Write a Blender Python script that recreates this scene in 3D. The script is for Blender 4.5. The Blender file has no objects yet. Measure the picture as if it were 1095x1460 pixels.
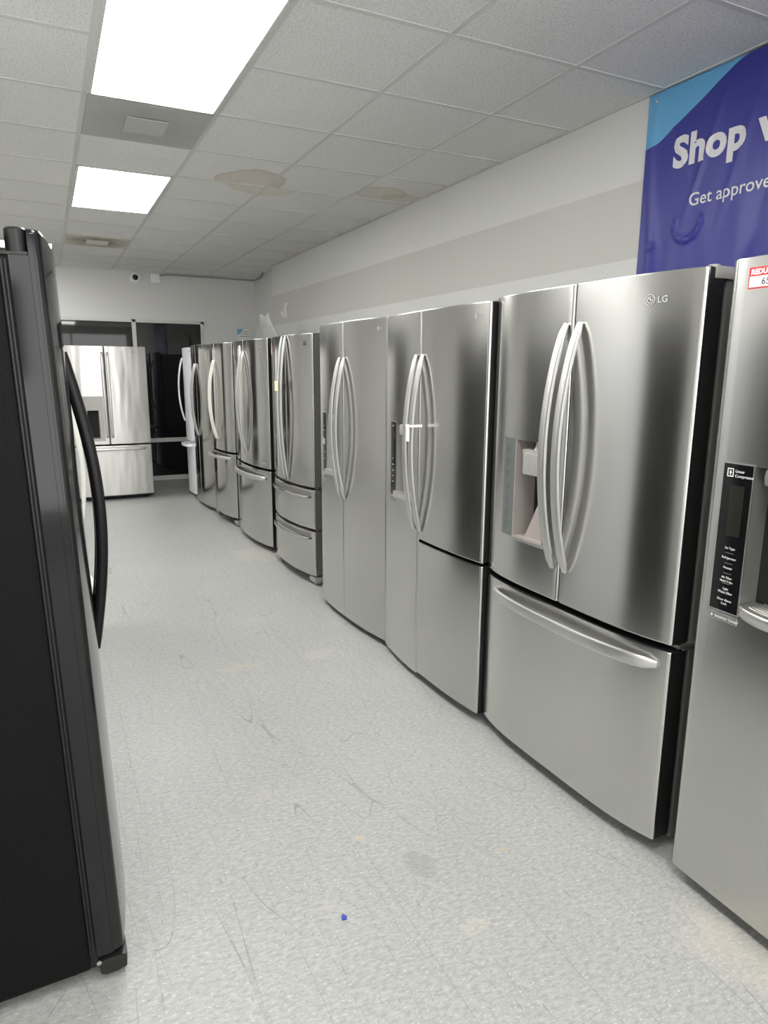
import bpy, bmesh, math, random
from mathutils import Matrix, Vector
random.seed(7)
S = bpy.context.scene
COL = S.collection
PI = math.pi

# ------------------------------------------------------------------ materials
def new_mat(name):
    m = bpy.data.materials.new(name)
    m.use_nodes = True
    nt = m.node_tree
    return m, nt, nt.nodes['Principled BSDF']

def N(nt, kind, **kw):
    n = nt.nodes.new(kind)
    for k, v in kw.items():
        if k == 'inp':
            for kk, vv in v.items():
                n.inputs[kk].default_value = vv
        else:
            setattr(n, k, v)
    return n

def plain(name, col, rough=.5, metal=0., ior=1.45, spec=.5, coat=0., bump=0., bscale=300.):
    m, nt, b = new_mat(name)
    b.inputs['Base Color'].default_value = (*col, 1)
    b.inputs['Roughness'].default_value = rough
    b.inputs['Metallic'].default_value = metal
    b.inputs['IOR'].default_value = ior
    b.inputs['Specular IOR Level'].default_value = spec
    b.inputs['Coat Weight'].default_value = coat
    if bump:
        tc = N(nt, 'ShaderNodeTexCoord')
        no = N(nt, 'ShaderNodeTexNoise', inp={'Scale': bscale, 'Detail': 3.})
        bp = N(nt, 'ShaderNodeBump', inp={'Strength': bump, 'Distance': .002})
        nt.links.new(tc.outputs['Object'], no.inputs['Vector'])
        nt.links.new(no.outputs['Fac'], bp.inputs['Height'])
        nt.links.new(bp.outputs['Normal'], b.inputs['Normal'])
    return m

def steel(name, col=(.60, .595, .575), rough=.26, aniso=.55, streak=.03, wave=.0):
    """vertically brushed stainless sheet"""
    m, nt, b = new_mat(name)
    L = nt.links.new
    tc = N(nt, 'ShaderNodeTexCoord')
    mp = N(nt, 'ShaderNodeMapping')
    mp.inputs['Scale'].default_value = (900, 900, 3)
    n1 = N(nt, 'ShaderNodeTexNoise', inp={'Scale': 1., 'Detail': 2.})
    L(tc.outputs['Object'], mp.inputs['Vector']); L(mp.outputs['Vector'], n1.inputs['Vector'])
    # broad smudges from wiping
    n2 = N(nt, 'ShaderNodeTexNoise', inp={'Scale': 3.2, 'Detail': 4., 'Roughness': .6})
    mp2 = N(nt, 'ShaderNodeMapping'); mp2.inputs['Scale'].default_value = (1, 2.2, .7)
    L(tc.outputs['Object'], mp2.inputs['Vector']); L(mp2.outputs['Vector'], n2.inputs['Vector'])
    r1 = N(nt, 'ShaderNodeMapRange', inp={'From Min': .3, 'From Max': .7, 'To Min': rough - streak, 'To Max': rough + streak})
    L(n1.outputs['Fac'], r1.inputs['Value'])
    r2 = N(nt, 'ShaderNodeMapRange', inp={'From Min': .3, 'From Max': .75, 'To Min': -.012, 'To Max': .03})
    L(n2.outputs['Fac'], r2.inputs['Value'])
    ad = N(nt, 'ShaderNodeMath', operation='ADD')
    ad.inputs[0].default_value = rough; L(r2.outputs[0], ad.inputs[1])
    L(ad.outputs[0], b.inputs['Roughness'])
    b.inputs['Base Color'].default_value = (*col, 1)
    b.inputs['Metallic'].default_value = 1.
    b.inputs['Anisotropic'].default_value = aniso
    tg = N(nt, 'ShaderNodeCombineXYZ', inp={2: 1.})
    L(tg.outputs[0], b.inputs['Tangent'])
    if wave:
        n3 = N(nt, 'ShaderNodeTexNoise', inp={'Scale': 1., 'Detail': 1.})
        mp3 = N(nt, 'ShaderNodeMapping'); mp3.inputs['Scale'].default_value = (9, 9, 1.6)
        L(tc.outputs['Object'], mp3.inputs['Vector']); L(mp3.outputs['Vector'], n3.inputs['Vector'])
        bp = N(nt, 'ShaderNodeBump', inp={'Strength': wave, 'Distance': .01})
        L(n3.outputs['Fac'], bp.inputs['Height']); L(bp.outputs['Normal'], b.inputs['Normal'])
    return m

M = {}
M['steel'] = steel('brushed_steel', (.63, .625, .61), .205, .58, .003)
M['steel_b'] = steel('brushed_steel_smooth', (.60, .595, .58), .19, .58, .003)
M['steel_c'] = steel('polished_brushed_steel', (.58, .575, .56), .13, .6, .003)
M['steel_w'] = steel('rippled_brushed_steel', (.62, .61, .59), .32, .55, .003, wave=.6)
M['steel_m'] = steel('matte_brushed_steel', (.60, .595, .58), .215, .5, .003)
M['handle'] = steel('handle_steel', (.66, .655, .64), .38, .2, .003)
M['handle_w'] = plain('ivory_handle_plastic', (.80, .785, .72), .3)
M['white'] = plain('white_enamel', (.82, .83, .86), .25)
M['black_gloss'] = plain('black_gloss_enamel', (.007, .007, .008), .08, ior=1.46)
M['black_side'] = plain('black_textured_enamel', (.005, .005, .005), .42, spec=.12, bump=.5, bscale=420)
M['black_handle'] = plain('black_handle_plastic', (.005, .005, .006), .22, spec=.28)
M['black'] = plain('black_plastic', (.012, .012, .012), .35)
M['gasket'] = plain('black_rubber', (.008, .008, .008), .6)
M['case_dark'] = plain('charcoal_case_paint', (.055, .053, .05), .38)
M['case_grey'] = plain('grey_case_paint', (.13, .13, .12), .4, bump=.2, bscale=500)
M['case_black'] = plain('black_case_paint', (.014, .013, .013), .3)
M['hinge'] = plain('grey_hinge_plastic', (.36, .35, .33), .4, metal=.2)
M['panel'] = plain('glossy_black_panel', (.006, .006, .007), .08)
M['display'] = plain('smoked_display_glass', (.018, .017, .015), .12)
M['touch'] = plain('grey_touch_panel', (.17, .185, .18), .3, metal=.3)
M['niche'] = plain('champagne_plastic', (.52, .47, .44), .32, metal=.45)
M['niche_l'] = plain('pale_silver_plastic', (.44, .435, .41), .35, metal=.3)
M['niche_d'] = plain('dark_grey_plastic', (.20, .195, .185), .35, metal=.3)
M['trim_silver'] = plain('silver_trim', (.62, .61, .59), .3, metal=.9)
M['print_white'] = plain('white_print', (.75, .75, .75), .5)
M['print_grey'] = plain('grey_print', (.30, .30, .30), .5)
M['badge'] = plain('badge_chrome', (.66, .66, .66), .4, metal=.3)
M['badge_dark'] = plain('badge_outline', (.07, .07, .07), .45)
M['screw'] = plain('zinc_screw', (.6, .6, .6), .3, metal=1.)
M['red'] = plain('red_sticker', (.62, .045, .05), .45)
M['red_pale'] = plain('faded_red_sticker', (.60, .20, .20), .5)
M['pink'] = plain('pale_red_sticker', (.84, .62, .60), .5)
M['paper'] = plain('white_paper', (.88, .88, .86), .7)
M['note'] = plain('yellow_note_paper', (.80, .80, .50), .7)
M['ink'] = plain('black_ink', (.02, .02, .03), .5)
M['lblue'] = plain('light_blue_print', (.16, .42, .66), .6)
M['foot'] = plain('grey_foot_plastic', (.36, .36, .34), .35, metal=.3)
M['cam_white'] = plain('camera_shell', (.93, .93, .93), .35)
M['conduit'] = plain('grey_conduit', (.35, .35, .35), .45)
M['alu'] = plain('painted_window_frame', (.66, .66, .64), .4)
M['glass'] = plain('night_dark_glass', (.006, .006, .007), .03, ior=1.5, spec=.5)
M['blue'] = plain('blue_plastic', (.02, .04, .35), .4)
M['tbar'] = plain('white_grid_bar', (.70, .695, .675), .5)
M['letter'] = plain('banner_lettering', (.80, .79, .82), .5)

def wall_mat(name, col):
    return plain(name, col, .75, bump=.12, bscale=60)
M['wall'] = wall_mat('grey_white_wall_paint', (.78, .775, .76))
M['band'] = wall_mat('taupe_wall_paint', (.66, .65, .615))
M['wallback'] = wall_mat('pale_grey_wall_paint', (.74, .735, .725))

def emit(name, col, st):
    m, nt, b = new_mat(name)
    b.inputs['Base Color'].default_value = (.8, .8, .8, 1)
    b.inputs['Emission Color'].default_value = (*col, 1)
    b.inputs['Emission Strength'].default_value = st
    return m
LAMP = 13.5
DAY = 2.6
M['lamp'] = emit('light_diffuser', (1., .995, .96), LAMP)

# plastic bag
m, nt, b = new_mat('thin_clear_plastic')
b.inputs['Base Color'].default_value = (.80, .80, .77, 1)
b.inputs['Roughness'].default_value = .35
b.inputs['Alpha'].default_value = .55
M['plastic'] = m

# ceiling tiles: fissured mineral fibre with water stains
def ceiling_material():
    m, nt, b = new_mat('mineral_fibre_tile')
    L = nt.links.new
    tc = N(nt, 'ShaderNodeTexCoord')
    b.inputs['Roughness'].default_value = .9
    n = N(nt, 'ShaderNodeTexNoise', inp={'Scale': 130., 'Detail': 4., 'Roughness': .7})
    L(tc.outputs['Object'], n.inputs['Vector'])
    n2 = N(nt, 'ShaderNodeTexNoise', inp={'Scale': 42., 'Detail': 2.})
    L(tc.outputs['Object'], n2.inputs['Vector'])
    r = N(nt, 'ShaderNodeValToRGB')
    r.color_ramp.elements[0].position = .34; r.color_ramp.elements[0].color = (.60, .595, .575, 1)
    r.color_ramp.elements[1].position = .50; r.color_ramp.elements[1].color = (.89, .885, .865, 1)
    L(n.outputs['Fac'], r.inputs['Fac'])
    # water stains, each an ellipse with a ragged edge, cut where a tile ends
    sep = N(nt, 'ShaderNodeSeparateXYZ'); L(tc.outputs['Object'], sep.inputs[0])
    nz = N(nt, 'ShaderNodeTexNoise', inp={'Scale': 7., 'Detail': 3.}); L(tc.outputs['Object'], nz.inputs['Vector'])
    def math2(op, a, c):
        q = N(nt, 'ShaderNodeMath', operation=op)
        for i, v in enumerate((a, c)):
            if isinstance(v, (int, float)): q.inputs[i].default_value = v
            else: L(v, q.inputs[i])
        return q.outputs[0]
    col = r.outputs['Color']
    for cx, cy, rx, ry, y0, y1, x0, x1, tint in [
        (1.34, 4.84, .235, .33, 4.0, 4.885, 0, 2.08, (.80, .70, .60, 1)),
        (1.47, 4.88, .24, .25, 4.90, 6.0, 0, 2.08, (.88, .83, .72, 1)),
        (2.26, 4.68, .19, .17, 4.0, 4.885, 2.09, 3.0, (.84, .80, .70, 1)),
        (2.46, 4.74, .15, .10, 4.0, 4.885, 2.09, 3.0, (.84, .80, .70, 1))]:
        dx = math2('DIVIDE', math2('SUBTRACT', sep.outputs[0], cx), rx)
        dy = math2('DIVIDE', math2('SUBTRACT', sep.outputs[1], cy), ry)
        d = math2('ADD', math2('MULTIPLY', dx, dx), math2('MULTIPLY', dy, dy))
        d = math2('ADD', d, math2('MULTIPLY', math2('SUBTRACT', nz.outputs['Fac'], .5), 1.1))
        inside = math2('LESS_THAN', d, 1.)
        rim = N(nt, 'ShaderNodeMapRange', inp={'From Min': .55, 'From Max': 1., 'To Min': .55, 'To Max': 1.})
        L(d, rim.inputs['Value'])
        k = math2('MULTIPLY', inside, rim.outputs[0])
        for edge, op in ((y0, 'GREATER_THAN'), (y1, 'LESS_THAN')):
            k = math2('MULTIPLY', k, math2(op, sep.outputs[1], edge))
        for edge, op in ((x0, 'GREATER_THAN'), (x1, 'LESS_THAN')):
            k = math2('MULTIPLY', k, math2(op, sep.outputs[0], edge))
        mx = N(nt, 'ShaderNodeMix', data_type='RGBA', blend_type='MULTIPLY')
        L(k, mx.inputs[0]); L(col, mx.inputs[6]); mx.inputs[7].default_value = tint
        col = mx.outputs[2]
    L(col, b.inputs['Base Color'])
    bp = N(nt, 'ShaderNodeBump', inp={'Strength': .5, 'Distance': .004})
    L(n.outputs['Fac'], bp.inputs['Height']); L(bp.outputs['Normal'], b.inputs['Normal'])
    return m
M['tile'] = ceiling_material()

def vent_material(name, col, dirty):
    m, nt, b = new_mat(name)
    L = nt.links.new
    b.inputs['Roughness'].default_value = .6
    tc = N(nt, 'ShaderNodeTexCoord')
    nz = N(nt, 'ShaderNodeTexNoise', inp={'Scale': 7., 'Detail': 4.})
    L(tc.outputs['Object'], nz.inputs['Vector'])
    gr = N(nt, 'ShaderNodeVectorMath', operation='LENGTH'); L(tc.outputs['Object'], gr.inputs[0])
    ad = N(nt, 'ShaderNodeMath', operation='MULTIPLY_ADD', inp={1: .35, 2: -.17}); L(nz.outputs['Fac'], ad.inputs[0])
    s = N(nt, 'ShaderNodeMath', operation='ADD'); L(gr.outputs['Value'], s.inputs[0]); L(ad.outputs[0], s.inputs[1])
    rp = N(nt, 'ShaderNodeValToRGB')
    e = rp.color_ramp.elements
    e[0].position = .10; e[0].color = (*[c * dirty for c in col], 1)
    e[1].position = .33; e[1].color = (*col, 1)
    L(s.outputs[0], rp.inputs['Fac']); L(rp.outputs['Color'], b.inputs['Base Color'])
    return m
M['vent_a'] = vent_material('grey_vent_panel', (.50, .505, .485), .86)
M['vent_b'] = vent_material('dusty_vent_panel', (.66, .64, .55), .32)
M['vent_plate'] = plain('vent_plate_paint', (.56, .56, .54), .6)
M['vent_plate_b'] = plain('cream_vent_plate_paint', (.80, .78, .70), .6)

def floor_material():
    m, nt, b = new_mat('vinyl_composition_tile')
    L = nt.links.new
    tc = N(nt, 'ShaderNodeTexCoord')
    O = tc.outputs['Object']
    def noise(scale, detail=2., rough=.5, sc=None, rot=None, dist=0., loc=None):
        n = N(nt, 'ShaderNodeTexNoise', inp={'Scale': scale, 'Detail': detail, 'Roughness': rough, 'Distortion': dist})
        if sc or rot or loc:
            mp = N(nt, 'ShaderNodeMapping')
            if loc: mp.inputs['Location'].default_value = loc
            if rot: mp.inputs['Rotation'].default_value = (0, 0, rot)
            if sc: mp.inputs['Scale'].default_value = sc
            L(O, mp.inputs['Vector']); L(mp.outputs['Vector'], n.inputs['Vector'])
        else:
            L(O, n.inputs['Vector'])
        return n.outputs['Fac']
    def ma(op, a, c=0., d=0.):
        q = N(nt, 'ShaderNodeMath', operation=op)
        for i, v in enumerate((a, c, d)):
            if isinstance(v, (int, float)): q.inputs[i].default_value = v
            else: L(v, q.inputs[i])
        return q.outputs[0]
    def mix(fac, a, c, mode='MIX'):
        mx = N(nt, 'ShaderNodeMix', data_type='RGBA', blend_type=mode)
        for i, v in ((0, fac), (6, a), (7, c)):
            if isinstance(v, tuple): mx.inputs[i].default_value = v
            elif isinstance(v, (int, float)): mx.inputs[i].default_value = v
            else: L(v, mx.inputs[i])
        return mx.outputs[2]
    # mottled chips of uneven size, all running one way
    chip = noise(1., 4., .65, sc=(45, 100, 1), rot=.5)
    rp = N(nt, 'ShaderNodeValToRGB')
    e = rp.color_ramp.elements
    e[0].position = .32; e[0].color = (.295, .30, .295, 1)
    e[1].position = .68; e[1].color = (.435, .435, .423, 1)
    L(chip, rp.inputs['Fac'])
    col = rp.outputs['Color']
    wf_ = noise(1., 3., .6, sc=(80, 170, 1), rot=.7, loc=(11, 2, 0))
    q_ = N(nt, 'ShaderNodeMapRange', inp={'From Min': .60, 'From Max': .68, 'To Min': 0., 'To Max': .75}); L(wf_, q_.inputs['Value'])
    col = mix(q_.outputs[0], col, (.62, .62, .60, 1))
    gf_ = noise(1., 3., .6, sc=(70, 150, 1), rot=.3, loc=(1, 21, 0))
    q_ = N(nt, 'ShaderNodeMapRange', inp={'From Min': .60, 'From Max': .70, 'To Min': 0., 'To Max': .6}); L(gf_, q_.inputs['Value'])
    col = mix(q_.outputs[0], col, (.25, .255, .25, 1))
    dk = noise(1., 3., .6, sc=(50, 120, 1), rot=-.2, loc=(3, 5, 0))
    col = mix(ma('MULTIPLY', ma('LESS_THAN', dk, .36), .35), col, (.25, .255, .25, 1))
    big = noise(1.1, 4., .6)
    mr = N(nt, 'ShaderNodeMapRange', inp={'From Min': .3, 'From Max': .7, 'To Min': .93, 'To Max': 1.04}); L(big, mr.inputs['Value'])
    cm = N(nt, 'ShaderNodeCombineColor'); [L(mr.outputs[0], cm.inputs[i]) for i in range(3)]
    col = mix(1., col, cm.outputs[0], 'MULTIPLY')
    # grime patches in warm grey
    gr = noise(2.6, 5., .65, loc=(7, 1, 0))
    g = N(nt, 'ShaderNodeMapRange', inp={'From Min': .60, 'From Max': .74, 'To Min': 0., 'To Max': .35}); L(gr, g.inputs['Value'])
    col = mix(g.outputs[0], col, (.47, .45, .40, 1))
    # scuffs: thin contour lines of stretched, warped noise, broken up by a second noise
    for i, (rot, sc, w, st) in enumerate([(.35, (2.8, .35, 1), .0008, .55), (1.25, (3.1, .40, 1), .0008, .5), (-.6, (2.6, .42, 1), .0008, .5), (1.9, (3.4, .3, 1), .0009, .5), (.75, (4.4, .45, 1), .0011, .4),
                                          (2.6, (4.1, .5, 1), .0011, .42), (-1.2, (5.2, .6, 1), .0013, .34)]):
        a = noise(1., 0., .4, sc=sc, rot=rot, dist=.08, loc=(i * 3.7, i * 1.9, i * 2.))
        ln = ma('LESS_THAN', ma('ABSOLUTE', ma('SUBTRACT', a, .5)), w)
        br = noise(3.3, 3., .6, loc=(i * 2.3 + 1, i * 5.1, 0))
        q = N(nt, 'ShaderNodeMapRange', inp={'From Min': .46, 'From Max': .56, 'To Min': 0., 'To Max': st}); L(br, q.inputs['Value'])
        col = mix(ma('MULTIPLY', ln, q.outputs[0]), col, (.16, .155, .145, 1))
    # short nicks
    for i, rot in enumerate((.2, 1.4, -.8)):
        a = noise(1., 0., .5, sc=(120, 14, 1), rot=rot, loc=(i * 9., 4., i * 3.))
        col = mix(ma('MULTIPLY', ma('LESS_THAN', a, .16), .4), col, (.15, .14, .13, 1))
    # tile joints every 305 mm, showing only here and there
    sep = N(nt, 'ShaderNodeSeparateXYZ'); L(O, sep.inputs[0])
    jb = noise(1.6, 3., .6, loc=(2, 8, 0))
    jq = N(nt, 'ShaderNodeMapRange', inp={'From Min': .42, 'From Max': .60, 'To Min': .06, 'To Max': .55}); L(jb, jq.inputs['Value'])
    for ax, off, s in ((0, .17, 1.), (1, .06, .35)):
        f = ma('FRACT', ma('DIVIDE', ma('SUBTRACT', sep.outputs[ax], off - 3.05), .305))
        f = ma('MINIMUM', f, ma('SUBTRACT', 1., f))
        col = mix(ma('MULTIPLY', ma('MULTIPLY', ma('LESS_THAN', f, .0032), jq.outputs[0]), s), col, (.17, .165, .16, 1))
    # spots: tan marks and a round scuff
    nz = noise(14., 3.)
    for cx, cy, rx, ry, amt, tint in [(.78, 3.22, .14, .05, .28, (.50, .43, .30, 1)), (1.18, 3.2, .10, .06, .2, (.58, .52, .40, 1)),
                                      (.789, 1.773, .018, .018, .45, (.55, .42, .28, 1)), (1.176, 1.528, .012, .010, .6, (.55, .36, .20, 1)),
                                      (.91, 1.575, .055, .075, .45, (.24, .24, .23, 1)), (1.5, .95, .09, .2, .2, (.62, .54, .42, 1)),
                                      (1.47, 1.02, .12, .06, .25, (.50, .46, .42, 1)), (1.42, 5.3, .2, .25, .2, (.60, .54, .42, 1)), (.93, 1.31, .05, .03, .15, (.66, .58, .44, 1))]:
        dx = ma('DIVIDE', ma('SUBTRACT', sep.outputs[0], cx), rx)
        dy = ma('DIVIDE', ma('SUBTRACT', sep.outputs[1], cy), ry)
        d = ma('ADD', ma('ADD', ma('MULTIPLY', dx, dx), ma('MULTIPLY', dy, dy)), ma('MULTIPLY', ma('SUBTRACT', nz, .5), 2.2))
        q = N(nt, 'ShaderNodeMapRange', inp={'From Min': 1., 'From Max': .3, 'To Min': 0., 'To Max': amt}); L(d, q.inputs['Value'])
        col = mix(q.outputs[0], col, tint)
    L(col, b.inputs['Base Color'])
    b.inputs['Roughness'].default_value = .42
    b.inputs['Specular IOR Level'].default_value = .35
    return m
M['floor'] = floor_material()

def banner_material():
    m, nt, b = new_mat('printed_vinyl_banner')
    L = nt.links.new
    tc = N(nt, 'ShaderNodeTexCoord'); sep = N(nt, 'ShaderNodeSeparateXYZ'); L(tc.outputs['Object'], sep.inputs[0])
    fc = N(nt, 'ShaderNodeFloatCurve')
    # corner edge: world y -> z
    pts = [(2.54, 2.497), (2.50, 2.500), (2.458, 2.510), (2.377, 2.553), (2.234, 2.626), (2.125, 2.686), (2.053, 2.716), (1.95, 2.735)]
    pts = sorted(((y - 1.9) / .7, z - 2.3) for y, z in pts)
    c = fc.mapping.curves[0]
    c.points[0].location = (0, .44); c.points[1].location = (1, .196)
    for p in pts: c.points.new(*p)
    fc.mapping.update()
    mr = N(nt, 'ShaderNodeMapRange', clamp=True, inp={'From Min': 1.9, 'From Max': 2.6, 'To Min': 0., 'To Max': 1.})
    L(sep.outputs[1], mr.inputs['Value']); L(mr.outputs[0], fc.inputs['Value'])
    ad = N(nt, 'ShaderNodeMath', operation='ADD', inp={1: 2.3}); L(fc.outputs[0], ad.inputs[0])
    gt = N(nt, 'ShaderNodeMath', operation='GREATER_THAN'); L(sep.outputs[2], gt.inputs[0]); L(ad.outputs[0], gt.inputs[1])
    mx = N(nt, 'ShaderNodeMix', data_type='RGBA')
    mx.inputs[6].default_value = (.026, .030, .29, 1); mx.inputs[7].default_value = (.14, .44, .76, 1)
    L(gt.outputs[0], mx.inputs[0]); L(mx.outputs[2], b.inputs['Base Color'])
    b.inputs['Roughness'].default_value = .38
    b.inputs['Sheen Weight'].default_value = .15
    return m
M['banner'] = banner_material()

# ------------------------------------------------------------------ mesh helpers
def link(name, me, mats, parent=None, smooth=None):
    o = bpy.data.objects.new(name, me)
    me.name = name
    COL.objects.link(o)
    for mm in (mats if isinstance(mats, (list, tuple)) else [mats]):
        me.materials.append(M[mm] if isinstance(mm, str) else mm)
    if smooth:
        me.shade_smooth()
        me.set_sharp_from_angle(angle=math.radians(smooth))
    if parent is not None:
        o.parent = parent
    return o

def mesh_of(verts, faces, mi=None):
    me = bpy.data.meshes.new('m')
    me.from_pydata([tuple(v) for v in verts], [], faces)
    if mi:
        for p, i in zip(me.polygons, mi): p.material_index = i
    me.update()
    return me

class MB:
    """collects shapes into one mesh"""
    def __init__(s): s.v = []; s.f = []; s.mi = []
    def add(s, vs, fs, mi=0):
        k = len(s.v); s.v += [tuple(v) for v in vs]
        for f in fs: s.f.append(tuple(k + i for i in f)); s.mi.append(mi)
    def box(s, a, b, mi=0, bev=0.):
        lo = [min(p, q) for p, q in zip(a, b)]; hi = [max(p, q) for p, q in zip(a, b)]
        if not bev:
            x0, y0, z0 = lo; x1, y1, z1 = hi
            s.add([(x0,y0,z0),(x1,y0,z0),(x1,y1,z0),(x0,y1,z0),(x0,y0,z1),(x1,y0,z1),(x1,y1,z1),(x0,y1,z1)],
                  [(3,2,1,0),(4,5,6,7),(0,1,5,4),(1,2,6,5),(2,3,7,6),(3,0,4,7)], mi)
            return
        bm = bmesh.new()
        bmesh.ops.create_cube(bm, size=1.)
        for v in bm.verts:
            v.co = Vector([(lo[i] + hi[i]) / 2 + v.co[i] * (hi[i] - lo[i]) for i in range(3)])
        bev = min(bev, *[(hi[i] - lo[i]) * .45 for i in range(3)])
        bmesh.ops.bevel(bm, geom=bm.edges[:], offset=bev, segments=2, profile=.7, affect='EDGES')
        bm.verts.index_update()
        s.add([v.co[:] for v in bm.verts], [[v.index for v in f.verts] for f in bm.faces], mi)
        bm.free()
    def lathe(s, prof, axis, org, n=20, mi=0):
        """prof: (radius, along) list; axis: 'x','y','z'"""
        k = []
        for r, h in prof:
            for j in range(n):
                a = 2 * PI * j / n; c, q = r * math.cos(a), r * math.sin(a)
                p = {'z': (c, q, h), 'x': (h, c, q), 'y': (q, h, c)}[axis]
                k.append(tuple(p[i] + org[i] for i in range(3)))
        fs = []
        for i in range(len(prof) - 1):
            for j in range(n):
                fs.append((i*n + j, i*n + (j+1) % n, (i+1)*n + (j+1) % n, (i+1)*n + j))
        fs.append(tuple(range(n))[::-1]); fs.append(tuple((len(prof)-1)*n + j for j in range(n)))
        s.add(k, fs, mi)
    def tube(s, pts, r, n=8, mi=0):
        pts = [Vector(p) for p in pts]; ring = []
        for i, p in enumerate(pts):
            t = (pts[min(i+1, len(pts)-1)] - pts[max(i-1, 0)]).normalized()
            ref = Vector((0, 0, 1)) if abs(t.z) < .9 else Vector((1, 0, 0))
            a = t.cross(ref).normalized(); c = t.cross(a).normalized()
            ring += [p + a * (r * math.cos(2*PI*j/n)) + c * (r * math.sin(2*PI*j/n)) for j in range(n)]
        fs = []
        for i in range(len(pts) - 1):
            for j in range(n): fs.append((i*n + j, i*n + (j+1) % n, (i+1)*n + (j+1) % n, (i+1)*n + j))
        fs.append(tuple(range(n))[::-1]); fs.append(tuple((len(pts)-1)*n + j for j in range(n)))
        s.add(ring, fs, mi)
    def done(s, name, mats, parent=None, smooth=None):
        me = mesh_of(s.v, s.f, s.mi)
        bm = bmesh.new(); bm.from_mesh(me)
        bmesh.ops.recalc_face_normals(bm, faces=bm.faces[:]); bm.to_mesh(me); bm.free()
        return link(name, me, mats, parent, smooth)

def tag(o, label=None, cat=None, group=None, kind=None):
    if label: o['label'] = label
    if cat: o['category'] = cat
    if group: o['group'] = group
    if kind: o['kind'] = kind
    return o

def empty(name, loc, rz, label, cat, group=None, ry=0.):
    o = bpy.data.objects.new(name, None); COL.objects.link(o)
    o.location = loc; o.rotation_euler = (0, ry, rz)
    o.empty_display_size = .1
    return tag(o, label, cat, group)

def text_verts(body, size, extrude=0., offset=0., align='LEFT', spacing=1., res=3, shear=0.):
    cu = bpy.data.curves.new('t', 'FONT')
    cu.body = body; cu.size = size; cu.extrude = extrude; cu.offset = offset
    cu.align_x = align; cu.resolution_u = res; cu.space_character = spacing; cu.shear = shear
    o = bpy.data.objects.new('t', cu); COL.objects.link(o)
    dg = bpy.context.evaluated_depsgraph_get(); dg.update()
    me = bpy.data.meshes.new_from_object(o.evaluated_get(dg))
    vs = [v.co.copy() for v in me.vertices]; fs = [tuple(p.vertices) for p in me.polygons]
    bpy.data.objects.remove(o); bpy.data.curves.remove(cu); bpy.data.meshes.remove(me)
    return vs, fs

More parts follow.
